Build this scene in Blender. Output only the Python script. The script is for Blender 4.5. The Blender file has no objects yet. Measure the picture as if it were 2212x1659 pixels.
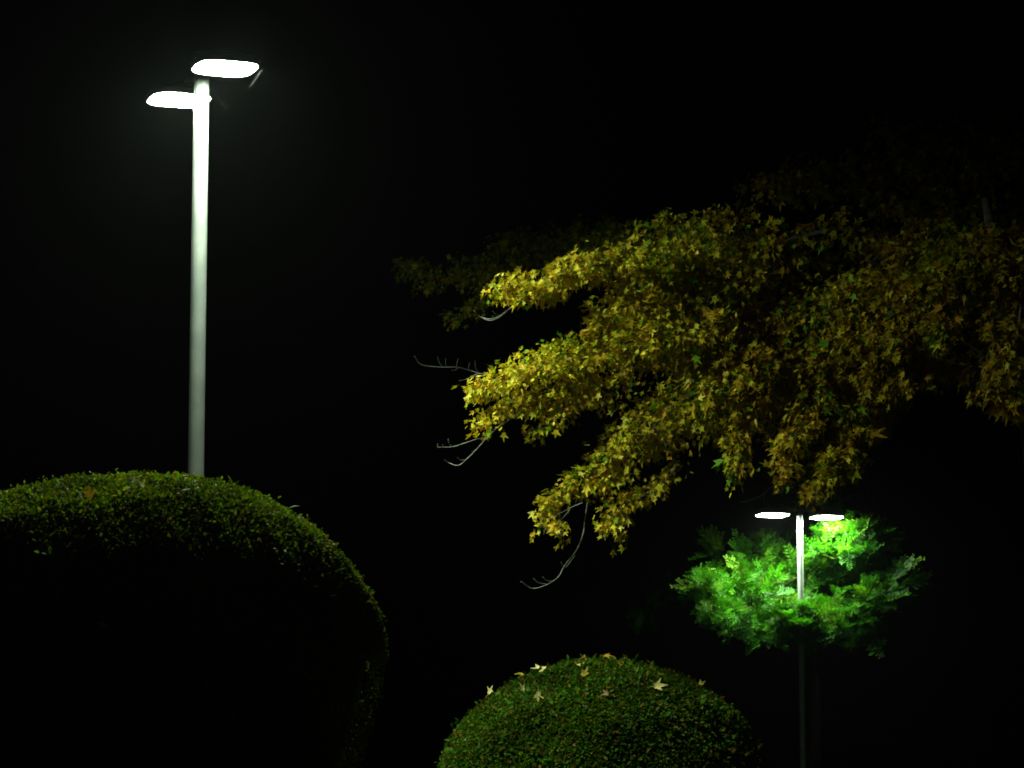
import bpy, math, random
import numpy as np
from mathutils import Matrix, Vector

rng = np.random.default_rng(11)
random.seed(11)
scene = bpy.context.scene
col = scene.collection

# ------------------------------------------------------------------ camera
F = 7224.0                      # focal length in units of a 2212 px wide picture
CX, CY = 1106.0, 829.5
TAN_P = 0.157                   # camera tilted up about 9 degrees
EYE = np.array([0.0, 0.0, 1.5])
cam_d = bpy.data.cameras.new('camera')
cam_d.sensor_width = 36.0
cam_d.lens = 36.0 * F / 2212.0
cam_d.clip_start = 0.1
cam_d.clip_end = 2000.0
cam_d.dof.use_dof = True
cam_d.dof.focus_distance = 20.5
cam_d.dof.aperture_fstop = 11.0
cam = bpy.data.objects.new('camera', cam_d)
col.objects.link(cam)
PITCH = math.atan(TAN_P)
cam.location = EYE
cam.rotation_euler = (math.radians(90) + PITCH, 0, 0)
scene.camera = cam

# ------------------------------------------------------------------ night sky
w = bpy.data.worlds.new('World')
scene.world = w
w.use_nodes = True
nt = w.node_tree
bg = nt.nodes['Background']
sky = nt.nodes.new('ShaderNodeTexSky')
sky.sky_type = 'NISHITA'
sky.sun_disc = False
sky.sun_elevation = math.radians(-4)
sky.sun_rotation = math.radians(200)
nt.links.new(sky.outputs[0], bg.inputs['Color'])
bg.inputs['Strength'].default_value = 0.004
scene.view_settings.view_transform = 'Standard'
scene.view_settings.look = 'None'
scene.view_settings.gamma = 1.0
scene.view_settings.exposure = 0.0
scene.view_settings.use_curve_mapping = False
scene.cycles.max_bounces = 4
scene.cycles.diffuse_bounces = 2
scene.cycles.volume_bounces = 0
scene.cycles.filter_width = 1.8

LAMP_L = 470.0                   # radiance of the lit diffusers
LAMP_COL = (0.82, 1.0, 0.80)
HAZE = 0.00011

# ------------------------------------------------------------------ helpers
FW = np.array([0, math.cos(PITCH), math.sin(PITCH)])
UP = np.array([0, -math.sin(PITCH), math.cos(PITCH)])
RT = np.array([1.0, 0, 0])
def ray(x, y):
    return FW + RT * ((x - CX) / F) + UP * ((CY - y) / F)
def at(x, y, D):
    d = ray(x, y)
    return EYE + d * (D / d[1])
def project(P):
    v = P - EYE
    zc = v @ FW
    return CX + F * (v @ RT) / zc, CY - F * (v @ UP) / zc, zc
def unit(v):
    return v / np.maximum(np.linalg.norm(v, axis=-1, keepdims=True), 1e-9)

def tag(o, label=None, cat=None, group=None, kind=None):
    if label: o['label'] = label
    if cat: o['category'] = cat
    if group: o['group'] = group
    if kind: o['kind'] = kind
    return o
def empty(name, loc, label, cat, group=None):
    o = bpy.data.objects.new(name, None)
    col.objects.link(o)
    o.location = tuple(float(a) for a in loc)
    o.empty_display_size = 0.2
    return tag(o, label, cat, group)

def mesh_data(name, V, faces, mat, smooth=False, color=None):
    """V (n,3); faces: list of tuples or an (m,3)/(m,4) array; color (n,4) per vertex"""
    me = bpy.data.meshes.new(name)
    V = np.asarray(V, dtype=np.float32)
    if isinstance(faces, np.ndarray):
        k = faces.shape[1]
        me.vertices.add(len(V)); me.vertices.foreach_set('co', V.ravel())
        me.loops.add(faces.size); me.loops.foreach_set('vertex_index', faces.ravel().astype(np.int32))
        me.polygons.add(len(faces))
        me.polygons.foreach_set('loop_start', np.arange(0, faces.size, k, dtype=np.int32))
        me.update(calc_edges=True)
    else:
        me.from_pydata([tuple(map(float, v)) for v in V], [], faces)
        me.update()
    if smooth:
        me.polygons.foreach_set('use_smooth', np.ones(len(me.polygons), dtype=bool))
    if color is not None:
        a = me.color_attributes.new('Col', 'FLOAT_COLOR', 'POINT')
        a.data.foreach_set('color', np.asarray(color, dtype=np.float32).ravel())
    me.materials.append(mat)
    return me
def obj(name, me, parent=None):
    o = bpy.data.objects.new(name, me)
    col.objects.link(o)
    if parent is not None:
        o.parent = parent
    return o
def root_loc(o):
    p = np.zeros(3)
    while o is not None:
        p += np.array(o.location); o = o.parent
    return p
def part(name, V, faces, mat, parent=None, smooth=False, color=None):
    """V in world coordinates; the part hangs under its parent without moving"""
    V = np.asarray(V, dtype=float)
    if parent is not None:
        V = V - root_loc(parent)
    return obj(name, mesh_data(name, V, faces, mat, smooth, color), parent)

def catmull(P, n):
    P = [np.asarray(p, float) for p in P]
    Q = [2 * P[0] - P[1]] + P + [2 * P[-1] - P[-2]]
    out = []
    for i in range(1, len(Q) - 2):
        for k in range(n):
            t = k / n
            a, b, c, d = Q[i - 1:i + 3]
            out.append(0.5 * (2 * b + (c - a) * t + (2 * a - 5 * b + 4 * c - d) * t * t + (3 * b - a - 3 * c + d) * t ** 3))
    out.append(P[-1])
    return np.array(out)
def tube(P, R, seg=8, cap=True):
    P = np.asarray(P, float); R = np.asarray(R, float)
    n = len(P)
    T = unit(np.gradient(P, axis=0))
    ref = np.array([0.0, 0.0, 1.0]) if abs(T[0][2]) < 0.8 else np.array([1.0, 0.0, 0.0])
    V = []
    A = unit(np.cross(T[0], ref))
    for i in range(n):
        A = unit(A - T[i] * (A @ T[i]))
        B = np.cross(T[i], A)
        for s in range(seg):
            th = 2 * math.pi * s / seg
            V.append(P[i] + R[i] * (A * math.cos(th) + B * math.sin(th)))
    Fc = []
    for i in range(n - 1):
        for s in range(seg):
            s2 = (s + 1) % seg
            Fc.append((i * seg + s, i * seg + s2, (i + 1) * seg + s2, (i + 1) * seg + s))
    if cap:
        Fc.append(tuple(range(seg - 1, -1, -1)))
        Fc.append(tuple(range((n - 1) * seg, n * seg)))
    return V, Fc
def join(pieces):
    V, Fc = [], []
    for v, f in pieces:
        k = len(V); V.extend(v); Fc.extend([tuple(i + k for i in q) for q in f])
    return V, Fc

# ------------------------------------------------------------------ materials
def new_mat(name):
    m = bpy.data.materials.new(name); m.use_nodes = True
    return m, m.node_tree, m.node_tree.nodes['Principled BSDF']
def leaf_mat(name, rough=0.45, spec=0.5, transl=0.35, tint=(0.9, 1.0, 0.5), vein=0.25, scale=60.0):
    m, t, p = new_mat(name)
    N, L = t.nodes, t.links
    att = N.new('ShaderNodeAttribute'); att.attribute_name = 'Col'
    nz = N.new('ShaderNodeTexNoise'); nz.inputs['Scale'].default_value = scale
    tc = N.new('ShaderNodeTexCoord'); L.new(tc.outputs['Object'], nz.inputs['Vector'])
    mr = N.new('ShaderNodeMapRange'); mr.inputs[1].default_value = 0.3; mr.inputs[2].default_value = 0.7
    mr.inputs[3].default_value = 1 - vein; mr.inputs[4].default_value = 1 + vein
    L.new(nz.outputs['Fac'], mr.inputs[0])
    mul = N.new('ShaderNodeVectorMath'); mul.operation = 'SCALE'
    L.new(att.outputs['Color'], mul.inputs[0]); L.new(mr.outputs[0], mul.inputs['Scale'])
    L.new(mul.outputs[0], p.inputs['Base Color'])
    p.inputs['Roughness'].default_value = rough
    p.inputs['Specular IOR Level'].default_value = spec
    tr = N.new('ShaderNodeBsdfTranslucent')
    mt = N.new('ShaderNodeVectorMath'); mt.operation = 'MULTIPLY'; mt.inputs[1].default_value = tint
    L.new(mul.outputs[0], mt.inputs[0]); L.new(mt.outputs[0], tr.inputs['Color'])
    mx = N.new('ShaderNodeMixShader'); mx.inputs[0].default_value = transl
    L.new(p.outputs[0], mx.inputs[1]); L.new(tr.outputs[0], mx.inputs[2])
    L.new(mx.outputs[0], N['Material Output'].inputs['Surface'])
    return m
def noise_mat(name, c1, c2, scale, rough=0.8, bump=0.3, metal=0.0, spec=0.4):
    m, t, p = new_mat(name)
    N, L = t.nodes, t.links
    tc = N.new('ShaderNodeTexCoord')
    nz = N.new('ShaderNodeTexNoise'); nz.inputs['Scale'].default_value = scale; nz.inputs['Detail'].default_value = 6
    L.new(tc.outputs['Object'], nz.inputs['Vector'])
    cr = N.new('ShaderNodeValToRGB')
    cr.color_ramp.elements[0].position = 0.35; cr.color_ramp.elements[0].color = (*c1, 1)
    cr.color_ramp.elements[1].position = 0.68; cr.color_ramp.elements[1].color = (*c2, 1)
    L.new(nz.outputs['Fac'], cr.inputs[0]); L.new(cr.outputs[0], p.inputs['Base Color'])
    b = N.new('ShaderNodeBump'); b.inputs['Strength'].default_value = bump; b.inputs['Distance'].default_value = 0.02
    L.new(nz.outputs['Fac'], b.inputs['Height']); L.new(b.outputs[0], p.inputs['Normal'])
    p.inputs['Roughness'].default_value = rough; p.inputs['Metallic'].default_value = metal
    p.inputs['Specular IOR Level'].default_value = spec
    return m

M_MAPLE = leaf_mat('maple_leaf', 0.5, 0.07, 0.36, (1.0, 0.95, 0.3), 0.3, 45)
M_FALLEN = leaf_mat('fallen_leaf', 0.5, 0.25, 0.2, (1.0, 0.95, 0.6), 0.25, 45)
M_SHRUB = leaf_mat('shrub_leaf', 0.55, 0.06, 0.36, (0.8, 1.0, 0.4), 0.3, 30)
M_NEEDLE = leaf_mat('needle_leaf', 0.5, 0.08, 0.30, (0.8, 1.0, 0.35), 0.3, 12)
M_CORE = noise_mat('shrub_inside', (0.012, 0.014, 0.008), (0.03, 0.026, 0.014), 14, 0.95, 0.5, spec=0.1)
M_BARK = noise_mat('bark', (0.07, 0.065, 0.05), (0.17, 0.165, 0.13), 26, 0.85, 0.6)
M_TWIG = noise_mat('twig_bark', (0.20, 0.20, 0.155), (0.36, 0.36, 0.28), 40, 0.6, 0.4)
M_DARKBARK = noise_mat('evergreen_bark', (0.010, 0.009, 0.007), (0.022, 0.019, 0.015), 24, 0.95, 0.6, spec=0.1)
M_BRANCH = noise_mat('branch_bark', (0.05, 0.047, 0.036), (0.11, 0.105, 0.08), 30, 0.8, 0.5)
M_POLE = noise_mat('painted_pole', (0.155, 0.175, 0.15), (0.205, 0.22, 0.19), 9, 0.5, 0.03, spec=0.5)
M_HOUSE = noise_mat('lamp_housing', (0.010, 0.011, 0.010), (0.016, 0.017, 0.015), 8, 0.7, 0.05, spec=0.1)
M_GROUND = noise_mat('soil', (0.03, 0.028, 0.02), (0.07, 0.06, 0.04), 3, 0.95, 0.6)
M_CONC = noise_mat('concrete_foot', (0.22, 0.22, 0.20), (0.34, 0.34, 0.31), 18, 0.9, 0.4)
M_SILK = noise_mat('spider_silk', (0.05, 0.055, 0.05), (0.06, 0.065, 0.06), 5, 0.4, 0.0)

m, t, p = new_mat('lit_diffuser')
p.inputs['Base Color'].default_value = (0.8, 0.8, 0.8, 1)
p.inputs['Emission Color'].default_value = (*LAMP_COL, 1)
p.inputs['Emission Strength'].default_value = LAMP_L
M_LIT = m

# ------------------------------------------------------------------ ground: a bank that rises from the camera to a level lawn
def ground_z(y):
    s = np.clip((y - 4.0) / 8.0, 0, 1)
    return 1.5 * s * s * (3 - 2 * s)
gx = np.concatenate([[-900, -300, -100], np.arange(-40, 41, 2), [100, 300, 900]]).astype(float)
gy = np.concatenate([[-300, -60, -20], np.arange(-8, 60, 1), [80, 120, 300, 1200]]).astype(float)
GX, GY = np.meshgrid(gx, gy)
GZ = ground_z(GY) + np.where((abs(GX) < 45) & (GY < 62), 0.03 * np.sin(GX * 1.3 + GY * 0.7) * np.cos(GY * 0.9) - 0.03, -0.03)
nx, ny = len(gx), len(gy)
idx = np.arange(nx * ny).reshape(ny, nx)
gf = np.stack([idx[:-1, :-1], idx[:-1, 1:], idx[1:, 1:], idx[1:, :-1]], -1).reshape(-1, 4)
g = part('ground', np.stack([GX, GY, GZ], -1).reshape(-1, 3), gf, M_GROUND, smooth=True)
tag(g, kind='structure')

# ------------------------------------------------------------------ twin-headed lamp posts
A_DIR = np.array([0.345, -0.939, 0.0]); B_DIR = np.array([0.939, 0.345, 0.0])
def rsquare(c, half, n, ex, z, a=A_DIR, b=B_DIR):
    out = []
    for k in range(n):
        th = 2 * math.pi * k / n
        cs, sn = math.cos(th), math.sin(th)
        u = math.copysign(abs(cs) ** (2 / ex), cs) * half
        v = math.copysign(abs(sn) ** (2 / ex), sn) * half
        out.append(c + a * u + b * v + np.array([0, 0, z]))
    return out
def stack_rings(rings, cap_lo=True, cap_hi=True):
    n = len(rings[0]); V = [p for r in rings for p in r]; Fc = []
    for i in range(len(rings) - 1):
        for s in range(n):
            s2 = (s + 1) % n
            Fc.append((i * n + s, i * n + s2, (i + 1) * n + s2, (i + 1) * n + s))
    if cap_lo: Fc.append(tuple(range(n - 1, -1, -1)))
    if cap_hi: Fc.append(tuple(range((len(rings) - 1) * n, len(rings) * n)))
    return V, Fc

def lamp_post(base, head_z, axis, reach, radius, label):
    base = np.asarray(base, float)
    root = empty('lamp_post', base, label, 'lamp post', 'twin headed lamp posts')
    z0, zt = base[2], head_z + 0.16
    # pole with a slight taper, hung on a collar at the foot
    zs = np.linspace(z0 + 0.02, zt, 14)
    V, Fc = tube([(base[0], base[1], z) for z in zs], np.linspace(radius * 1.06, radius * 0.96, 14), 32)
    part('pole', V, Fc, M_POLE, root, True)
    V, Fc = tube([(base[0], base[1], z) for z in (z0 - 0.1, z0 + 0.03, z0 + 0.035, z0 + 0.05)], [0.17, 0.17, 0.1, 0.075], 24)
    part('foot_collar', V, Fc, M_CONC, root)
    V, Fc = tube([(base[0], base[1], z) for z in (zt - 0.004, zt + 0.02, zt + 0.035)], [radius * 1.1, radius * 1.08, radius * 0.6], 24)
    part('pole_cap', V, Fc, M_HOUSE, root, False)
    for s in (1, -1):
        d = axis * s
        c = base * np.array([1, 1, 0]) + d * reach + np.array([0, 0, head_z])
        # bracket arm from pole to head
        st = np.array([base[0], base[1], head_z + 0.075])
        V, Fc = tube([st + d * radius * 0.8, st + d * (reach * 0.45), st + d * (reach - 0.1)], [0.022, 0.02, 0.02], 12)
        part('arm', V, Fc, M_HOUSE, root, True)
        half = 0.187
        rings = [rsquare(c, half * k, 40, e, z) for k, e, z in
                 ((0.985, 3.5, 0.0), (0.99, 3.5, -0.009), (1.035, 3.5, -0.009), (1.045, 3.5, 0.012), (1.03, 3.3, 0.03), (0.9, 3.1, 0.052), (0.6, 2.6, 0.072), (0.25, 2.2, 0.08))]
        V, Fc = stack_rings(rings, cap_lo=True)
        head = part('lamp_head', V, Fc, M_HOUSE, root, False)
        rings = [rsquare(c, half * k, 40, e, z) for k, e, z in
                 ((0.30, 2.6, -0.020), (0.62, 3.5, -0.018), (0.86, 3.3, -0.014), (0.965, 3.5, -0.009), (0.97, 3.5, -0.002))]
        V, Fc = stack_rings(rings, True, True)
        part('diffuser', V, Fc, M_LIT, head, False)
    return root

D1 = 20.0
p1 = at(435.5, 180, D1)
H1 = float(p1[2]); G0 = 1.47
lamp1 = lamp_post((p1[0], D1, G0), H1, unit(np.array([0.178, -0.40, 0.0])), 0.438, 0.048, 'tall pale lamp post with two glaring white heads behind the large clipped shrub')
D2 = 41.0
p2 = at(1727.5, 1114, D2)
lamp2 = lamp_post((p2[0], D2, G0), float(p2[2]), B_DIR, 0.365, 0.037, 'smaller distant lamp post with two glowing heads against bright green foliage')
LP1 = np.array([p1[0], D1, H1]); LP2 = np.array([p2[0], D2, float(p2[2])])

# silk strands slung from the near lamp's front head
hs = at(566, 148, D1 - 0.4)
web = empty('spider_web', hs, 'faint spider silk strands slung below the brighter head of the tall lamp post', 'spider web')
hx = at(437, 215, D1 - 0.05)
for P in ([(566, 150), (556, 165), (540, 188)], [(452, 190), (470, 212), (492, 236)], [(498, 222), (486, 236), (478, 248)]):
    pts = [at(x, y, D1 - 0.4 + 0.35 * (566 - x) / 110) for x, y in P]
    c = catmull(pts, 6)
    V, Fc = tube(c, np.full(len(c), 0.00009), 5)
    part('strand', V, Fc, M_SILK, web)

# ------------------------------------------------------------------ leaf clouds
def frames(n, tvec, nvec):
    """rotation matrices whose columns are width, length, normal"""
    y = unit(tvec); z = unit(nvec - y * np.sum(nvec * y, -1, keepdims=True)); x = np.cross(y, z)
    return np.stack([x, y, z], -1)
def cloud(shapes, which, pos, rot, size, rgb):
    """join many leaves: shapes = list of (verts, tris, shade per vertex)"""
    Vs, Fs, Cs = [], [], []; off = 0
    for k, (sv, sf, sc) in enumerate(shapes):
        sel = np.nonzero(which == k)[0]
        if not len(sel): continue
        P = np.einsum('nij,vj->nvi', rot[sel], sv) * size[sel][:, None, None] + pos[sel][:, None, :]
        n, v = P.shape[:2]
        Vs.append(P.reshape(-1, 3))
        Fs.append((sf[None] + (np.arange(n) * v)[:, None, None] + off).reshape(-1, 3)); off += n * v
        c = rgb[sel][:, None, :] * sc[None, :, None]
        Cs.append(np.concatenate([c, np.ones((n, v, 1))], -1).reshape(-1, 4))
    return np.concatenate(Vs), np.concatenate(Fs), np.concatenate(Cs)
def pick_front(pos, size, rot, most, cell, must=None):
    """the leaves that show largest: frontmost in their cell, ranked by the area they turn to the camera"""
    x, y, z = project(pos)
    ok = (x > -10) & (x < 2222) & (y > -10) & (y < 1669)
    if must is not None: ok &= must
    key = (np.floor(x / cell).astype(int) * 5000 + np.floor(y / cell).astype(int))
    order = np.lexsort((z, key)); seen = {}
    for i in order:
        if ok[i] and key[i] not in seen: seen[key[i]] = i
    front = np.array(list(seen.values()), dtype=int)
    face = np.abs(rot[front][:, :, 2] @ FW) * (size[front] / z[front]) ** 2
    return front[np.argsort(-face)[:most]]
def single_leaves(name, shapes, mat, sel, which, pos, rot, size, rgb, parent, ncol=5):
    """leaves as objects of their own that share a few meshes"""
    base = root_loc(parent); cache = {}
    lum = rgb[sel].sum(1); q = np.argsort(np.argsort(lum)) * ncol // max(len(sel), 1)
    for i, qi in zip(sel, q):
        k = (int(which[i]), int(qi))
        if k not in cache:
            like = sel[(q == qi)]
            sv, sf, sc = shapes[k[0]]
            c = rgb[i]
            cc = np.concatenate([c[None] * sc[:, None], np.ones((len(sc), 1))], -1)
            cache[k] = mesh_data(name, sv, sf, mat, False, cc)
        o = bpy.data.objects.new(name, cache[k]); col.objects.link(o)
        o.parent = parent
        M = Matrix([list(map(float, rot[i][r] * size[i])) + [float(pos[i][r] - base[r])] for r in range(3)] + [[0, 0, 0, 1]])
        o.matrix_local = M

def maple_shape(seed):
    r = random.Random(seed)
    # trident maple: three strong lobes, two small basal ones, notches between, slender stalk
    lob = [(-128, 0.40), (-100, 0.30), (-58, 0.82), (-30, 0.36), (0, 1.0), (30, 0.36), (58, 0.82), (100, 0.30), (128, 0.40)]
    fold = r.uniform(0.05, 0.30); curl = r.uniform(-0.35, 0.25)
    pts = [(0.0, 0.28, 0.0)]; sc = [0.85]
    for a, l in lob:
        l *= r.uniform(0.88, 1.12); th = math.radians(a + r.uniform(-5, 5))
        x, y = math.sin(th) * l * 0.60, 0.28 + math.cos(th) * l * 0.72
        z = fold * abs(x) + curl * l * l * 0.35 + r.uniform(-0.05, 0.05)
        pts.append((x, y, z)); sc.append(r.uniform(0.9, 1.15))
    pts.append((0, 0.08, 0.0)); sc.append(0.9)
    f = [(0, i, i + 1) for i in range(1, len(lob))] + [(0, len(lob), len(lob) + 1), (0, len(lob) + 1, 1)]
    k = len(pts)
    pts += [(-0.018, 0.1, 0.0), (0.018, 0.1, 0.0), (r.uniform(-.1, .1), -0.5, r.uniform(0, 0.2))]; sc += [1.1, 1.1, 1.0]
    f.append((k, k + 1, k + 2))
    V = np.array(pts); V[:, 1] -= 0.1
    return V, np.array(f)[:, ::-1], np.array(sc)
MAPLE = [maple_shape(s) for s in range(7)]

# ------------------------------------------------------------------ clipped shrubs
def oval_leaf(seed):
    r = random.Random(100 + seed)
    f = r.uniform(0.05, 0.16); c = r.uniform(-0.15, 0.05); wd = r.uniform(0.20, 0.27)
    V = np.array([(0, 0, 0), (-wd, 0.42, f), (-wd * 0.7, 0.75, f * 0.8 + c * 0.5), (0, 1.0, c), (wd * 0.7, 0.75, f * 0.8 + c * 0.5), (wd, 0.42, f), (0, 0.55, c * 0.2)])
    Fc = np.array([(0, 6, 1), (1, 6, 2), (2, 6, 3), (3, 6, 4), (4, 6, 5), (5, 6, 0)])[:, ::-1]
    return V, Fc, np.array([0.9, 1.05, 1.05, 1.0, 1.05, 1.05, 0.9])
OVAL = [oval_leaf(s) for s in range(5)]

class Dome:
    """clipped mound: superellipse cap on a slightly tucked skirt"""
    def __init__(s, c, a, b, ex, skirt, seed, rough=0.0065):
        s.rough = rough
        s.c, s.a, s.b, s.ex, s.skirt = np.asarray(c, float), a, b, ex, skirt
        r = np.random.default_rng(seed)
        s.k = r.normal(0, 1, (10, 3)) * np.array([2.2] * 5 + [7.0] * 5)[:, None]; s.ph = r.uniform(0, 6.28, 10)
    def bump(s, P):
        v = np.zeros(len(P))
        for k, ph in zip(s.k, s.ph): v += np.sin((P - s.c) @ k + ph)
        return v * s.rough
    def surf(s, u, t):
        """u angle; t in [-1,1]: cap above 0, skirt below. returns point, normal"""
        tt = np.clip(t, 0, 1)
        al = tt * math.pi / 2
        rr = np.cos(al) ** (2 / s.ex) * s.a
        zz = np.sin(al) ** (2 / s.ex) * s.b
        lo = np.clip(-t, 0, 1)
        rr = np.where(t < 0, s.a * (1 - 0.34 * lo ** 1.4), rr); zz = np.where(t < 0, -lo * s.skirt, zz)
        P = np.stack([np.cos(u) * rr, np.sin(u) * rr, zz], -1)
        e = s.ex
        nr = (np.maximum(rr, 1e-6) / s.a) ** (e - 1) / s.a; nz = (np.maximum(zz, 0) / s.b) ** (e - 1) / s.b
        nr = np.where(t < 0, 1.0, nr); nz = np.where(t < 0, -0.12, nz)
        N = unit(np.stack([np.cos(u) * nr, np.sin(u) * nr, nz], -1))
        return P + s.c, N
    def inside(s, P):
        q = P - s.c; r = math.hypot(q[0], q[1])
        if q[2] >= 0: return (r / s.a) ** s.ex + (q[2] / s.b) ** s.ex < 1
        return r < s.a
    def hit(s, x, y):
        d = ray(x, y); d = d / d[1]
        for k in range(4000):
            P = EYE + d * (s.c[1] - s.a - 0.1 + k * 0.001)
            if s.inside(P): return P
        # just over the crest: rest on the top line
        return None
    def normal(s, P):
        q = P - s.c; r = math.hypot(q[0], q[1]) + 1e-6
        nr = (r / s.a) ** (s.ex - 1) / s.a; nz = (max(q[2], 0) / s.b) ** (s.ex - 1) / s.b
        return unit(np.array([q[0] / r * nr, q[1] / r * nr, nz]))

def clipped_shrub(dome, n, leaf_len, palette, label, seed):
    r = np.random.default_rng(seed)
    base = np.array([dome.c[0], dome.c[1], G0])
    root = empty('clipped_shrub', base, label, 'shrub', 'round clipped shrubs')
    # dark closed shell added inside the leaves to stop light
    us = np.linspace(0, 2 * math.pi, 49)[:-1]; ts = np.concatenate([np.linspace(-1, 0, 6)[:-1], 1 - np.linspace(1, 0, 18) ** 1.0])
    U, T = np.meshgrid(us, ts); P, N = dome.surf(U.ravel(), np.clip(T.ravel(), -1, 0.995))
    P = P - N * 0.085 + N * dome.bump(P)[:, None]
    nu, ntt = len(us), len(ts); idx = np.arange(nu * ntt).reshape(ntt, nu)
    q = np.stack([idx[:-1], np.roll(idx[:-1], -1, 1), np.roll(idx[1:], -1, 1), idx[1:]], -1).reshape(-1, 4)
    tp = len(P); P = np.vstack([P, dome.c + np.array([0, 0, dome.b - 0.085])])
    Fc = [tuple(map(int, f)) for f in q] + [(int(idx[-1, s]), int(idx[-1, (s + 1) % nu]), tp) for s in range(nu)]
    part('light_block_shell', P, Fc, M_CORE, root, True)
    # leaves: even over the surface
    def sample(m):
        u = r.uniform(0, 2 * math.pi, m * 3); z = r.uniform(0, 1, m * 3)
        t = np.where(r.uniform(0, 1, m * 3) < 0.72, np.arcsin(z) / (math.pi / 2), -z)
        Pp, Nn = dome.surf(u, t)
        toward = np.clip(-Nn[:, 1] * 0.9 + Nn[:, 2] * 0.8 + 0.35, 0.12, 1)
        keep = r.uniform(0, 1, m * 3) < toward
        return Pp[keep][:m], Nn[keep][:m]
    P, N = sample(n); n = len(P)
    depth = r.gamma(1.6, 0.016, n) - 0.016
    stray = r.uniform(0, 1, n) < 0.006
    depth = np.where(stray, -r.uniform(0.01, 0.05, n), depth)
    P = P + N * (dome.bump(P) - depth)[:, None]
    nv = unit(N * 0.75 + r.normal(0, 0.55, (n, 3)) + np.array([0, 0, 0.25]))
    tv = unit(np.cross(nv, r.normal(0, 1, (n, 3))) + N * 0.55)
    rot = frames(n, tv, nv)
    size = leaf_len * r.lognormal(0, 0.30, n)
    pal = np.array(palette); pc = r.integers(0, len(pal), n)
    rgb = pal[pc] * r.lognormal(0, 0.28, (n, 1)) * r.normal(1, 0.08, (n, 3)).clip(0.6, 1.4)
    # patches of lighter new growth
    rgb *= (1 + 0.35 * np.sin((P - dome.c) @ np.array([5.1, 2.2, 3.7]) + 1.0) * np.sin((P - dome.c) @ np.array([-2.9, 4.4, 6.3])))[:, None].clip(0.5, 1.5)
    # a few whitish leaves: lamp glints put into the leaf colour
    rgb[r.uniform(0, 1, n) < 0.0012] = (0.5, 0.48, 0.38)
    which = r.integers(0, len(OVAL), n)
    lit = P[:, 2] > dome.c[2] + dome.b * 0.3
    sel = pick_front(P, size, rot, 300, 9, lit)
    rest = np.ones(n, bool); rest[sel] = False
    single_leaves('leaf', OVAL, M_SHRUB, sel, which, P, rot, size * 1.15, rgb, root)
    V, Fc, C = cloud(OVAL, which[rest], P[rest], rot[rest], size[rest], rgb[rest])
    o = part('foliage', V, Fc, M_SHRUB, root, False, C); tag(o, kind='stuff')
    return root

DL = 17.5
topL = at(297, 1028, DL); aL = 534 / F * DL; bL = 405 / F * DL
domeL = Dome((topL[0], DL, topL[2] - bL), aL, bL, 2.0, topL[2] - bL - 1.40, 1, 0.006)
shrubL = clipped_shrub(domeL, 185000, 0.0200, [(0.13, 0.17, 0.006), (0.10, 0.16, 0.006), (0.18, 0.17, 0.008), (0.20, 0.155, 0.009), (0.11, 0.18, 0.008)],
                       'large rounded clipped shrub, dark below, in front of the tall lamp post', 5)
DR = 21.9
topR = at(1299, 1429, DR); aR = 367 / F * DR; bR = 348 / F * DR
domeR = Dome((topR[0], DR, topR[2] - bR), aR, bR, 2.1, topR[2] - bR - 1.40, 2)
shrubR = clipped_shrub(domeR, 135000, 0.026, [(0.055, 0.12, 0.005), (0.04, 0.105, 0.005), (0.075, 0.115, 0.006), (0.13, 0.095, 0.008), (0.05, 0.13, 0.008)],
                       'smaller rounded clipped shrub sprinkled with fallen yellow maple leaves', 6)

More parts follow.
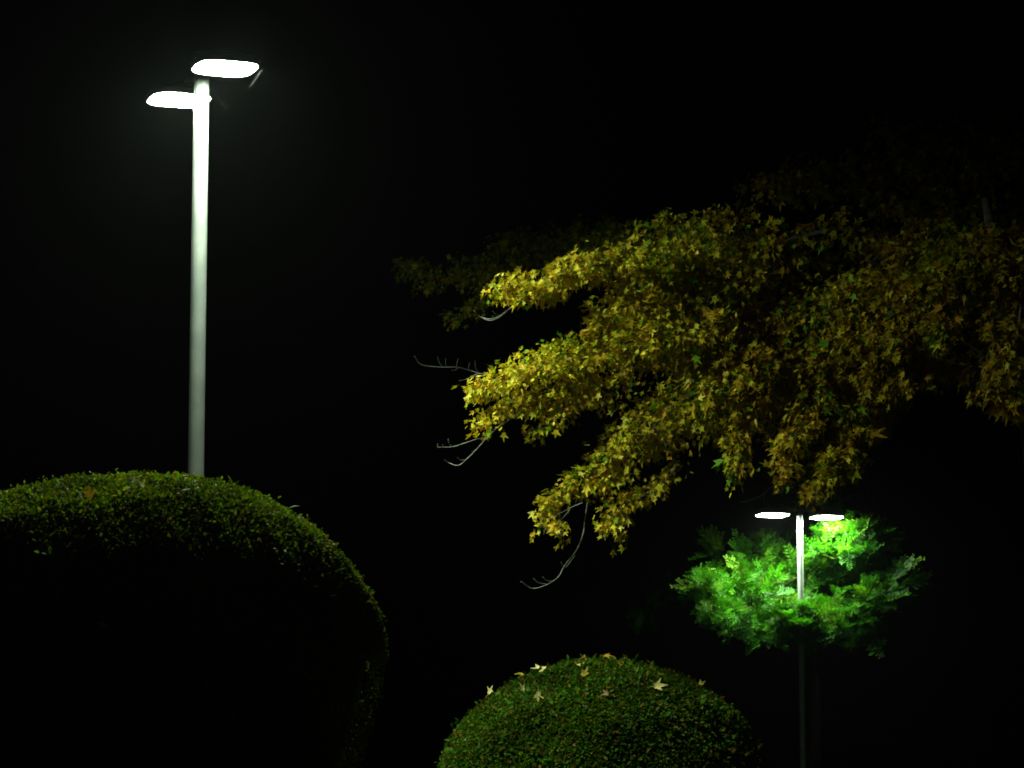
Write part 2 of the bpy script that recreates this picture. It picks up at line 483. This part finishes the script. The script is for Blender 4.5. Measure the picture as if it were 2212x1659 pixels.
# ------------------------------------------------------------------ fallen maple leaves lying on the shrubs
PALE, YEL, ORA, BRN, OLV = (0.80, 0.68, 0.22), (0.66, 0.48, 0.06), (0.55, 0.30, 0.03), (0.24, 0.13, 0.03), (0.24, 0.28, 0.06)
S_ = 'smaller shrub'
FALL = [
 (domeR, 1419, 1492, .085, PALE, 0.9, 'largest pale yellow fallen maple leaf, alone on the shaded shoulder of the smaller shrub'),
 (domeR, 1167, 1513, .075, PALE, 0.9, 'bright cream maple leaf with upright lobes, lowest on the lit flank of the smaller shrub'),
 (domeR, 1133, 1495, .060, PALE, 0.6, 'narrow pale maple leaf seen edge on just above the lowest cream leaf'),
 (domeR, 1066, 1490, .062, PALE, 0.6, 'pale maple leaf standing at the outline of the smaller shrub, farthest toward the large shrub'),
 (domeR, 1128, 1456, .060, YEL, 0.4, 'crumpled yellow maple leaf near the upper lamp-side outline of the smaller shrub'),
 (domeR, 1177, 1454, .060, PALE, 0.5, 'folded pale yellow maple leaf below the flat leaf on the shrub outline'),
 (domeR, 1162, 1439, .058, PALE, 0.3, 'flat pale maple leaf lying on the lamp-side outline of the smaller shrub'),
 (domeR, 1254, 1446, .058, PALE, 0.3, 'flat cream maple leaf, upper one of the cluster near the crown of the smaller shrub'),
 (domeR, 1264, 1465, .068, YEL, 0.6, 'curled yellow maple leaf, lowest of the cluster near the crown of the smaller shrub'),
 (domeR, 1289, 1443, .055, ORA, 0.3, 'dull ochre maple leaf at the far end of the cluster near the shrub crown'),
 (domeR, 1261, 1420, .060, YEL, 0.3, 'yellow maple leaf arched on the top outline of the smaller shrub'),
 (domeR, 1312, 1421, .062, ORA, 0.6, 'tawny maple leaf with raised tip at the very top of the smaller shrub'),
 (domeR, 1349, 1420, .050, YEL, 0.8, 'little yellow maple leaf tip poking above the top outline of the smaller shrub'),
 (domeR, 1402, 1430, .055, ORA, 0.4, 'small tan maple leaf just past the top of the smaller shrub'),
 (domeR, 1510, 1458, .048, YEL, 0.5, 'small yellow maple leaf alone on the outline above the shaded flank of the smaller shrub'),
 (domeR, 1553, 1486, .050, ORA, 0.5, 'orange maple leaf low on the shaded outline of the smaller shrub'),
 (domeR, 1310, 1507, .060, BRN, 0.7, 'dim brown maple leaf sunk into the middle of the smaller shrub'),
 (domeL, 196, 1081, .072, (0.60, 0.36, 0.03), 0.8, 'golden orange maple leaf lying on the lit top of the large shrub'),
 (domeL, 292, 1050, .052, (0.8, 0.8, 0.68), 0.5, 'whitish leaf lying flat near the crest of the large shrub'),
 (domeL, 308, 1061, .036, (0.62, 0.55, 0.45), 0.7, 'tiny pinkish white leaf just below the whitish flat leaf on the large shrub'),
 (domeL, 108, 1205, .055, OLV, 0.8, 'dim olive maple leaf on the shaded front of the large shrub'),
 (domeL, 226, 1353, .045, YEL, 0.8, 'lone small yellow leaf low on the black front of the large shrub'),
]
for k, (dm, x, y, s, c, tilt, lab) in enumerate(FALL):
    P = None; yy = y
    while P is None:
        P = dm.hit(x, yy); yy += 2
    N = dm.normal(P)
    r = np.random.default_rng(300 + k)
    tocam = unit(EYE - P)
    nv = unit(N * (1 - tilt * 0.55) + tocam * tilt + r.normal(0, 0.18, 3))
    tv = unit(r.normal(0, 1, 3) * 0.6 + np.array([r.choice([-1, 1]) * 0.6, 0, 0.5]))
    R = frames(1, tv[None], nv[None])[0]
    sv, sf, sc = MAPLE[k % len(MAPLE)]
    sv = sv.copy(); sv[:, 1] -= 0.3; sv[:, 2] *= 1.6
    cc = np.concatenate([np.array(c)[None] * sc[:, None], np.ones((len(sc), 1))], -1)
    o = obj('fallen_leaf', mesh_data('fallen_leaf', sv * s * 1.15, sf, M_FALLEN, False, cc))
    loc = P + N * (0.038 if tilt > 0.55 else 0.026)
    o.matrix_world = Matrix([list(map(float, R[q])) + [float(loc[q])] for q in range(3)] + [[0, 0, 0, 1]])
    tag(o, lab, 'leaf', 'fallen leaves on the shrubs')

# ------------------------------------------------------------------ the maple
# boughs as chains of leafy masses (picture x, y, half height, depth in metres, density)
BOUGHS = [
 # bright upper finger
 dict(p=[(1064, 625, 20, 20.35), (1110, 620, 40, 20.35), (1170, 622, 46, 20.4), (1240, 588, 46, 20.45), (1320, 570, 50, 20.5), (1400, 575, 66, 20.6), (1500, 580, 74, 20.8), (1610, 640, 60, 21.0)], d=1.0),
 # dim upper fringe
 dict(p=[(1400, 500, 36, 21.0), (1480, 490, 46, 21.0), (1580, 500, 56, 21.2), (1700, 540, 60, 21.3)], d=0.5),
 # bough behind, dim
 dict(p=[(862, 566, 24, 25.4), (915, 595, 42, 25.4), (1000, 585, 44, 25.3), (1080, 565, 40, 25.1), (1180, 545, 40, 25.6), (1300, 540, 40, 24.8), (1450, 550, 50, 23.6)], d=0.6),
 dict(p=[(962, 690, 18, 25.1), (1005, 680, 26, 25.1), (1050, 630, 32, 25.1), (1110, 590, 30, 25.1)], d=0.6),
 dict(p=[(1070, 530, 22, 25.1), (1160, 520, 30, 25.8), (1260, 510, 34, 25.0), (1360, 510, 36, 23.8), (1500, 530, 50, 22.8), (1620, 560, 50, 22.0)], d=0.35),
 # middle finger
 dict(p=[(1010, 856, 15, 20.3), (1050, 836, 36, 20.3), (1110, 815, 46, 20.35), (1180, 792, 50, 20.4), (1260, 765, 56, 20.5), (1350, 745, 76, 20.6), (1450, 735, 84, 20.7), (1560, 720, 84, 20.9)], d=1.0),
 dict(p=[(1030, 905, 14, 20.3), (1048, 918, 25, 20.3), (1090, 885, 20, 20.35), (1150, 868, 36, 20.4), (1230, 845, 46, 20.5), (1330, 835, 56, 20.6)], d=1.0),
 dict(p=[(1146, 934, 11, 20.4), (1180, 920, 22, 20.4), (1220, 886, 30, 20.45)], d=1.0),
 dict(p=[(1285, 690, 40, 20.6), (1350, 660, 60, 20.65), (1450, 655, 76, 20.75), (1550, 690, 60, 20.9)], d=0.9),
 # lower finger
 dict(p=[(1168, 1136, 13, 20.5), (1182, 1090, 20, 20.5), (1222, 1066, 34, 20.5), (1262, 1046, 50, 20.5), (1312, 1010, 58, 20.55), (1355, 960, 66, 20.6), (1410, 920, 72, 20.65), (1480, 880, 76, 20.7), (1570, 830, 80, 20.8), (1660, 790, 80, 21.0)], d=1.0),
 dict(p=[(1195, 1132, 16, 20.4), (1222, 1155, 12, 20.4)], d=1.0),
 dict(p=[(1332, 1172, 15, 20.4), (1350, 1150, 9, 20.4), (1318, 1120, 26, 20.45), (1345, 1085, 32, 20.5), (1410, 1060, 18, 20.5), (1462, 1000, 18, 20.6)], d=0.8),
 # clusters hanging to the right of it
 dict(p=[(1572, 1040, 14, 20.6), (1592, 1012, 26, 20.6), (1592, 960, 36, 20.7), (1600, 910, 46, 20.8), (1650, 860, 50, 21.0)], d=0.75),
 dict(p=[(1692, 1060, 12, 20.5), (1688, 1000, 24, 20.6), (1715, 950, 44, 20.8), (1755, 880, 52, 21.0), (1750, 800, 60, 21.1)], d=0.6),
 dict(p=[(1755, 1078, 12, 20.5), (1800, 1010, 46, 20.8), (1850, 940, 44, 21.0), (1860, 870, 50, 21.1), (1900, 810, 50, 21.2)], d=0.6),
 # right-hand mass
 dict(p=[(1690, 690, 66, 21.2), (1790, 670, 66, 21.1), (1900, 640, 72, 21.0), (2000, 620, 74, 20.8), (2100, 590, 66, 20.7), (2210, 590, 76, 20.7)], d=0.7),
 dict(p=[(1800, 750, 50, 21.0), (1930, 730, 56, 20.8), (2040, 720, 44, 20.6)], d=0.6),
 dict(p=[(2190, 690, 60, 20.6), (2150, 760, 36, 20.5)], d=0.6),
 dict(p=[(2190, 880, 34, 20.4), (2120, 840, 24, 20.4), (2240, 800, 50, 20.6)], d=0.5),
 dict(p=[(1480, 800, 60, 21.0), (1600, 760, 70, 21.1), (1720, 740, 70, 21.2), (1840, 790, 50, 21.2)], d=0.7),
 dict(p=[(1960, 790, 40, 21.0), (1920, 850, 36, 20.9), (1850, 760, 50, 21.1)], d=0.5),
 dict(p=[(1880, 560, 40, 21.6), (2000, 550, 45, 21.4), (2120, 530, 45, 21.2), (2230, 540, 50, 21.2)], d=0.5),
 # leaves deeper in that close the gaps
 dict(p=[(1330, 700, 80, 21.1), (1450, 700, 110, 21.3), (1580, 720, 130, 21.5), (1700, 730, 140, 21.6)], d=0.45),
 dict(p=[(1430, 600, 70, 21.2), (1560, 570, 80, 21.4), (1700, 590, 90, 21.6), (1850, 610, 90, 21.6)], d=0.4),
 dict(p=[(1400, 900, 70, 21.2), (1520, 880, 90, 21.4), (1640, 890, 90, 21.6), (1760, 850, 110, 21.6), (1880, 790, 90, 21.6)], d=0.4),
 dict(p=[(1720, 1010, 50, 21.4), (1820, 960, 70, 21.5), (1890, 880, 60, 21.6), (1960, 770, 70, 21.6)], d=0.35),
 dict(p=[(1800, 640, 90, 21.6), (1950, 640, 100, 21.6), (2100, 660, 100, 21.6), (2230, 680, 110, 21.6)], d=0.4),
 dict(p=[(2200, 860, 50, 21.2), (2150, 790, 60, 21.4), (2220, 720, 80, 21.6)], d=0.35),
 dict(p=[(2110, 800, 40, 20.9), (2040, 790, 50, 21.0), (1970, 800, 50, 21.2), (1920, 760, 50, 21.4)], d=0.35),
 # unlit top of the crown
 dict(p=[(1640, 420, 50, 22.3), (1760, 380, 70, 22.6), (1900, 410, 80, 22.8), (2050, 450, 90, 22.8), (2200, 470, 90, 22.8)], d=0.3),
 dict(p=[(1800, 500, 60, 21.8), (1950, 520, 50, 21.8), (2150, 510, 50, 21.6)], d=0.35),
 dict(p=[(1900, 300, 70, 22.6), (2080, 330, 90, 22.8), (2230, 330, 90, 22.8), (2400, 420, 120, 22.6), (2420, 620, 120, 22.0)], d=0.3),
]
for b in BOUGHS:      # the right-hand boughs lean toward the viewer
    b['p'] = [(x, y, h, D - (0.30 * min(max((x - 1500) / 250, 0), 1) if D < 21.7 else 0)) for x, y, h, D in b['p']]
TRUNK_D = 22.7
tb = at(2335, 1950, TRUNK_D); tb[2] = G0
maple = empty('maple_tree', tb, 'yellow autumn maple tree with leafy boughs reaching toward the tall lamp post', 'tree')
trunk_pts = [tb - np.array([0, 0, 0.15]), tb + np.array([0, 0, 0.05]), at(2310, 1600, TRUNK_D), at(2262, 1250, TRUNK_D), at(2246, 1020, TRUNK_D), at(2215, 800, TRUNK_D), at(2160, 600, TRUNK_D + 0.1), at(2130, 430, TRUNK_D + 0.2)]
tc_ = catmull(trunk_pts, 6)
V, Fc = tube(tc_, np.interp(np.linspace(0, 1, len(tc_)), [0, .12, .45, .75, 1], [0.22, 0.155, 0.12, 0.085, 0.03]), 18)
part('trunk', V, Fc, M_BARK, maple, True)
# each bough springs from the nearest wood already in place, main boughs first
wood = [tc_[len(tc_) // 3:]]
MDD = 0.85
chains = [[at(x, y, D + MDD) for x, y, h, D in b['p']] for b in BOUGHS]
order, left = [], set(range(len(BOUGHS)))
all_pos, all_out, all_b = [], [], []
def nearest_wood(P):
    best = None
    for wd in wood:
        d = np.linalg.norm(wd - P, axis=1); k = int(np.argmin(d))
        if best is None or d[k] < best[0]: best = (d[k], wd[k])
    return best
while left:
    dd_, bi = min((nearest_wood(chains[i][-1])[0], i) for i in left)
    left.discard(bi)
    b = BOUGHS[bi]
    pts = chains[bi]
    hs = [h / F * D for x, y, h, D in b['p']]
    rootp = pts[-1]
    st = nearest_wood(rootp)[1]
    side = np.linalg.norm(rootp - st)
    wig = [p_ + rng.normal(0, 0.3, 3) * h_ * 0.5 for p_, h_ in zip(pts, hs)]
    cpts = ([st, (rootp + st) / 2 + np.array([0, 0, 0.06 * side])] if side > 0.3 else [st]) + wig[::-1]
    cc = catmull(cpts, 5)
    wood.append(cc)
    thick = 0.017 if side > 0.6 else 0.010
    R = np.interp(np.linspace(0, 1, len(cc)), [0, 0.35, 1], [thick, max(thick * 0.5, 0.008), 0.0025])
    V, Fc = tube(cc, R, 7)
    part('branch', V, Fc, M_BRANCH, maple, True)
    # leaf clusters in the mass around the chain
    c2 = catmull(pts, 8); h2 = np.interp(np.linspace(0, 1, len(c2)), np.linspace(0, 1, len(hs)), hs)
    seg = np.linalg.norm(np.diff(c2, axis=0), axis=1)
    wgt = np.concatenate([[seg[0]], seg]) * h2
    area = float(np.sum(np.concatenate([[seg[0]], seg]) * 2 * h2)) + math.pi * h2[0] ** 2 / 2
    ncl = int(area * 700 * b['d'])
    k = rng.choice(len(c2), ncl, p=wgt / wgt.sum())
    dirs = unit(rng.normal(0, 1, (ncl, 3)))
    rad = rng.uniform(0.25, 1, ncl) ** 0.6
    off = dirs * (rad * h2[k])[:, None] * np.array([1.0, 1.15, 0.92])
    cen = c2[k] + off
    for m_ in range(ncl):
        nl = int(rng.integers(5, 9))
        pp = cen[m_] + rng.normal(0, 0.030, (nl, 3))
        all_pos.append(pp); all_out.append(np.repeat(unit(off[m_])[None], nl, 0)); all_b.append(np.full(nl, bi))
pos = np.concatenate(all_pos); out = np.concatenate(all_out); nb = np.concatenate(all_b); n = len(pos)
tv = unit(out * 0.45 + np.array([-0.25, 0, -0.75]) + rng.normal(0, 0.42, (n, 3)))
nv = unit(out * 0.35 + np.array([-0.32, -0.42, 0.40]) + rng.normal(0, 0.62, (n, 3)))
rot = frames(n, tv, nv)
size = (0.046 + 0.014 * np.clip((project(pos)[0] - 1300) / 700, 0, 1)) * rng.lognormal(0, 0.26, n)
pal = np.array([(0.43, 0.34, 0.018), (0.49, 0.41, 0.024), (0.36, 0.28, 0.014), (0.36, 0.21, 0.008), (0.26, 0.29, 0.008), (0.58, 0.50, 0.07), (0.10, 0.22, 0.010)])
xs, ys, zs_ = project(pos)
green = 0.12 + 0.25 * (nb == 2) + 0.25 * (nb == 3)
pw = np.tile(np.array([.24, .22, .18, .10, .12, .08, .06]), (n, 1))
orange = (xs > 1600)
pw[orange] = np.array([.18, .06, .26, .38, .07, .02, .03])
patch = np.sin(pos @ np.array([4.1, 2.3, 5.2]) + 0.6) * np.sin(pos @ np.array([-3.3, 4.7, 3.9]) + 1.9) > 0.55
patch &= xs > 1090
pw[patch] = np.array([.16, .12, .12, .04, .30, .04, .22])
behind = (nb == 2) | (nb == 3) | (nb == 4)
pw[behind] = np.array([.15, .08, .12, .04, .30, .03, .28])
# leaves deep in the masses stay greener
cum = np.cumsum(pw / pw.sum(1, keepdims=True), 1)
pc = (rng.uniform(0, 1, (n, 1)) > cum).sum(1).clip(0, len(pal) - 1)
rgb = np.interp(xs, [1250, 1700, 2000], [1.4, 0.95, 0.78])[:, None] * pal[pc] * rng.lognormal(0, 0.26, (n, 1)) * rng.normal(1, 0.06, (n, 3)).clip(0.7, 1.3)  # colour dims to the right: lamplight falloff painted into the leaves
which = rng.integers(0, len(MAPLE), n)
dist = np.linalg.norm(pos - LP1, axis=1)
sel = pick_front(pos, size, rot, 300, 24, dist < 4.6)
rest = np.ones(n, bool); rest[sel] = False
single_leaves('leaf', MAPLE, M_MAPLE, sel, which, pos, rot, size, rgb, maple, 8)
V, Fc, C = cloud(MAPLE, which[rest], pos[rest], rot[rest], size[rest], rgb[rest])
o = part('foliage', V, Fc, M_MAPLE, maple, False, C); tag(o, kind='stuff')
print('maple leaves', n)

# bare twigs that stick out past the leaves, with their spurs
TWIGS = [
 ([(1023, 671), (1036, 683), (1056, 689), (1078, 683), (1098, 669), (1130, 645)], 20.3, 0.0042, []),
 ([(1024, 671), (1040, 686), (1060, 692), (1082, 683), (1100, 667)], 20.32, 0.0030, [((1064, 672), (1086, 682))]),
 ([(1046, 622), (1070, 635), (1110, 625)], 20.3, 0.003, []),
 ([(895, 769), (911, 788), (956, 793), (987, 793), (1014, 800), (1040, 807), (1080, 815)], 23.2, 0.0048,
  [((945, 770), (958, 793)), ((963, 774), (966, 793)), ((990, 774), (987, 793)), ((1015, 782), (1013, 799)), ((1026, 778), (1032, 803)), ((975, 800), (990, 795))]),
 ([(991, 823), (1010, 818), (1030, 808), (1050, 808)], 21.2, 0.003, []),
 ([(946, 966), (977, 965), (1004, 957), (1032, 948), (1052, 945), (1071, 926), (1095, 910), (1113, 899), (1126, 880), (1150, 860)], 20.25, 0.0046,
  [((968, 948), (977, 964)), ((956, 960), (966, 966)), ((946, 958), (948, 967)), ((1100, 900), (1113, 898))]),
 ([(961, 994), (970, 1000), (991, 1005), (1011, 989), (1030, 970), (1051, 946)], 20.27, 0.0040, [((988, 988), (1004, 993)), ((1018, 974), (1029, 972))]),
 ([(1125, 1256), (1150, 1271), (1181, 1263), (1206, 1246), (1220, 1221), (1246, 1187), (1260, 1151), (1263, 1126), (1270, 1080)], 20.45, 0.0050,
  [((1152, 1250), (1180, 1262)), ((1172, 1246), (1195, 1256)), ((1212, 1214), (1221, 1222)), ((1242, 1200), (1222, 1226))]),
 ([(1293, 1151), (1320, 1149), (1343, 1145), (1356, 1158), (1350, 1184)], 20.45, 0.003, []),
 ([(1190, 1120), (1230, 1098), (1258, 1086)], 20.35, 0.003, [((1200, 1135), (1232, 1100))]),
 ([(1600, 1086), (1628, 1078), (1648, 1068), (1680, 1040)], 20.6, 0.003, [((1650, 1090), (1652, 1066))]),
]
for P, D, R, spurs in TWIGS:
    npt = len(P)
    pts = [at(x, y, D + MDD + 0.04 * math.sin(i * 1.9) + 0.02 * i) for i, (x, y) in enumerate(P)]
    c = catmull(pts, 5)
    R = R * 0.68
    pieces = [tube(c, np.linspace(R * 0.5, R * 1.25, len(c)) * rng.normal(1, 0.10, len(c)).clip(0.75, 1.3), 6)]
    for (a, b2) in spurs:
        q = catmull([at(a[0], a[1], D + MDD - 0.03), at((a[0] + b2[0]) / 2 - 2, (a[1] + b2[1]) / 2 + 3, D + MDD - 0.01), at(b2[0], b2[1], D + MDD + 0.03)], 4)
        pieces.append(tube(q, np.linspace(R * 0.35, R * 0.7, len(q)), 5))
    V, Fc = join(pieces)
    part('twig', V, Fc, M_TWIG, maple, True)

# ------------------------------------------------------------------ the evergreen beside the far lamp
def spray_shape(seed):
    r = random.Random(500 + seed)
    V, Fc, sc = [], [], []
    nb_ = 10
    def pt(t): return np.array([0.03 * math.sin(t * 3 + seed), t, -0.10 * t * t])
    for i in range(nb_ * 2):
        s = -1 if i % 2 else 1
        t = 0.06 + 0.94 * (i // 2) / (nb_ - 1)
        b = pt(t); L = (0.21 if t < 0.8 else 0.15) * r.uniform(0.8, 1.2); ang = math.radians(r.uniform(42, 62))
        d = np.array([s * math.sin(ang), math.cos(ang), r.uniform(-0.1, 0.35)])
        pr = np.array([-d[1], d[0], 0]) * 0.036
        k = len(V)
        V += [b, b + d * L * 0.5 + pr, b + d * L, b + d * L * 0.5 - pr]
        Fc += [(k, k + 1, k + 2), (k, k + 2, k + 3)]; q = r.uniform(0.8, 1.2); sc += [q * 0.85, q, q * 1.1, q]
    # side shoots
    for s, t0 in ((1, 0.25), (-1, 0.38), (1, 0.52)):
        b0 = pt(t0); dd = unit(np.array([s * 0.75, 0.65, 0.1]))
        for j in range(5):
            for s2 in (-1, 1):
                b = b0 + dd * 0.075 * (j + 1); an = math.radians(50)
                d = unit(dd * math.cos(an) + s2 * np.array([dd[1], -dd[0], 0]) * math.sin(an) + np.array([0, 0, r.uniform(0, .3)]))
                pr = np.array([-d[1], d[0], 0]) * 0.032; L = 0.14 * r.uniform(0.8, 1.2)
                k = len(V); V += [b, b + d * L * 0.5 + pr, b + d * L, b + d * L * 0.5 - pr]
                Fc += [(k, k + 1, k + 2), (k, k + 2, k + 3)]; q = r.uniform(0.8, 1.2); sc += [q * 0.85, q, q * 1.1, q]
    k = len(V)
    for t in (0, 0.5, 1.0):
        b = pt(t); V += [b + np.array([-0.012, 0, 0]), b + np.array([0.012, 0, 0])]; sc += [0.8, 0.8]
    Fc += [(k, k + 1, k + 3), (k, k + 3, k + 2), (k + 2, k + 3, k + 5), (k + 2, k + 5, k + 4)]
    return np.array(V), np.array(Fc), np.array(sc)
SPRAY = [spray_shape(s) for s in range(5)]
eb = np.array([at(1742, 1900, 43.0)[0], 43.0, G0])
ever = empty('evergreen_tree', eb, 'bright green evergreen tree with feathery sprays lit by the distant lamp post', 'tree')
etop = at(1770, 930, 43.0)
ec = catmull([eb - np.array([0, 0, .1]), eb + (etop - eb) * 0.35 + np.array([.06, 0, 0]), eb + (etop - eb) * 0.7, etop], 6)
V, Fc = tube(ec, np.linspace(0.10, 0.03, len(ec)), 14)
part('trunk', V, Fc, M_DARKBARK, ever, True)
# boughs (x, y, half width, half height, depth, half depth in metres, sprays)
EB = [
 (1735, 1255, 180, 75, 42.4, 0.6, 230), (1610, 1265, 110, 65, 42.0, 0.7, 170), (1530, 1275, 50, 50, 41.4, 0.5, 70), (1660, 1195, 90, 45, 42.6, 0.5, 90),
 (1815, 1158, 60, 30, 41.5, 0.25, 60), (1852, 1168, 30, 36, 41.3, 0.3, 40), (1800, 1220, 90, 42, 41.8, 0.4, 100),
 (1905, 1165, 32, 26, 41.4, 0.3, 26), (1945, 1250, 45, 40, 41.2, 0.5, 60), (1890, 1300, 70, 55, 41.2, 0.6, 100), (1790, 1330, 120, 55, 41.5, 0.7, 120),
 (1670, 1335, 120, 50, 41.4, 0.7, 110), (1730, 1335, 70, 45, 40.9, 0.35, 50), (1845, 1220, 80, 36, 41.5, 0.35, 80), (1640, 1275, 60, 45, 40.8, 0.3, 36), (1560, 1330, 60, 40, 41.2, 0.5, 50),
 (1850, 1370, 90, 40, 41.4, 0.6, 60), (1700, 1372, 110, 25, 41.5, 0.6, 40),
 (1730, 1365, 55, 45, 41.0, 0.32, 110), (1730, 1325, 45, 25, 41.0, 0.3, 50),
 (1812, 1152, 58, 26, 41.5, 0.13, 90), (1855, 1155, 24, 30, 41.3, 0.14, 44), (1800, 1185, 60, 20, 41.35, 0.15, 40), (1850, 1190, 40, 18, 41.0, 0.2, 16),
 (1775, 1335, 80, 50, 42.9, 0.5, 80),
 (1440, 1290, 40, 45, 45.6, 0.6, 30), (1400, 1335, 40, 36, 46.2, 0.6, 20), (1540, 1190, 40, 30, 43.0, 0.4, 20),
 (1770, 1080, 120, 50, 43.4, 0.7, 60), (1770, 980, 80, 70, 43.2, 0.5, 40),
]
sp, so = [], []
for x, y, rx, ry, D, rd, cnt in EB:
    c = at(x, y, D); s = D / F
    dirs = unit(rng.normal(0, 1, (cnt, 3))); rad = rng.uniform(0.1, 1, cnt) ** 0.5
    q = dirs * rad[:, None]
    sp.append(c + q * np.array([rx * s, rd, ry * s])); so.append(q)
    z = min(max(c[2] - 0.25, 2.5), ec[-1][2] - 0.05)
    st = ec[np.argmin(np.abs(ec[:, 2] - z))]
    bc = catmull([st, (st + c) / 2 + np.array([0, 0, 0.08]), c], 5)
    V, Fc = tube(bc, np.linspace(0.035, 0.01, len(bc)), 6)
    part('branch', V, Fc, M_DARKBARK, ever, True)
sp = np.concatenate(sp); so = np.concatenate(so); n = len(sp)
away = unit(sp - np.array([eb[0], eb[1] + 0.2, 0]) * 1.0 - np.array([0, 0, 1]) * sp[:, 2:3])
tv = unit(away * 0.55 + np.array([0.30, -0.15, 0.28]) + so * 0.3 + rng.normal(0, 0.38, (n, 3)))
nv = unit(np.array([0, -0.55, 0.75]) + rng.normal(0, 0.38, (n, 3)))
rot = frames(n, tv, nv); size = 0.27 * rng.lognormal(0, 0.2, n)
sp = sp - tv * size[:, None] * 0.5
pal = np.array([(0.035, 0.155, 0.006), (0.05, 0.175, 0.008), (0.03, 0.13, 0.006), (0.08, 0.17, 0.008), (0.10, 0.17, 0.05)])
rgb = 0.78 * pal[rng.choice(5, n, p=[.3, .28, .24, .16, .02])] * rng.lognormal(0, 0.32, (n, 1))
# keep the sprays off the lamp itself
pr = np.hypot(sp[:, 0] - LP2[0], sp[:, 1] - LP2[1])
mid_ = sp + tv * size[:, None] * 0.5
low = LP2[2] - sp[:, 2] > 0.95
ok = (np.hypot(mid_[:, 0] - LP2[0], mid_[:, 1] - LP2[1]) > np.where(low, 0.085, 0.17)) & (pr > np.where(low, 0.06, 0.12))
for s_ in (1, -1):
    hc = LP2 + B_DIR * 0.365 * s_
    ok &= ~((np.hypot(mid_[:, 0] - hc[0], mid_[:, 1] - hc[1]) < 0.33) & ((mid_[:, 2] - hc[2] < 0.2) & (mid_[:, 2] - hc[2] > -0.06)))
sp, rot, size, rgb, n = sp[ok], rot[ok], size[ok], rgb[ok], int(ok.sum())
which = rng.integers(0, len(SPRAY), n)
sel = pick_front(sp, size, rot, 300, 17)
rest = np.ones(n, bool); rest[sel] = False
single_leaves('spray', SPRAY, M_NEEDLE, sel, which, sp, rot, size, rgb, ever, 6)
V, Fc, C = cloud(SPRAY, which[rest], sp[rest], rot[rest], size[rest], rgb[rest])
o = part('foliage', V, Fc, M_NEEDLE, ever, False, C); tag(o, kind='stuff')

# ------------------------------------------------------------------ thin haze added in place of lens bloom round the lamps
if HAZE > 0:
    x0, x1, y0, y1, z0, z1 = -14, 14, -3, 62, -2.0, 10.0
    V = [(x0, y0, z0), (x1, y0, z0), (x1, y1, z0), (x0, y1, z0), (x0, y0, z1), (x1, y0, z1), (x1, y1, z1), (x0, y1, z1)]
    Fc = [(3, 2, 1, 0), (4, 5, 6, 7), (0, 1, 5, 4), (1, 2, 6, 5), (2, 3, 7, 6), (3, 0, 4, 7)]
    hm = bpy.data.materials.new('bloom_haze'); hm.use_nodes = True
    t = hm.node_tree
    t.nodes.remove(t.nodes['Principled BSDF'])
    pv = t.nodes.new('ShaderNodeVolumePrincipled')
    pv.inputs['Color'].default_value = (0.9, 0.95, 0.92, 1)
    pv.inputs['Density'].default_value = HAZE
    pv.inputs['Anisotropy'].default_value = 0.85
    t.links.new(pv.outputs[0], t.nodes['Material Output'].inputs['Volume'])
    hz = part('haze', V, Fc, hm)
    tag(hz, 'thin haze added to imitate lens bloom round the lit lamp heads', 'haze', kind='stuff')
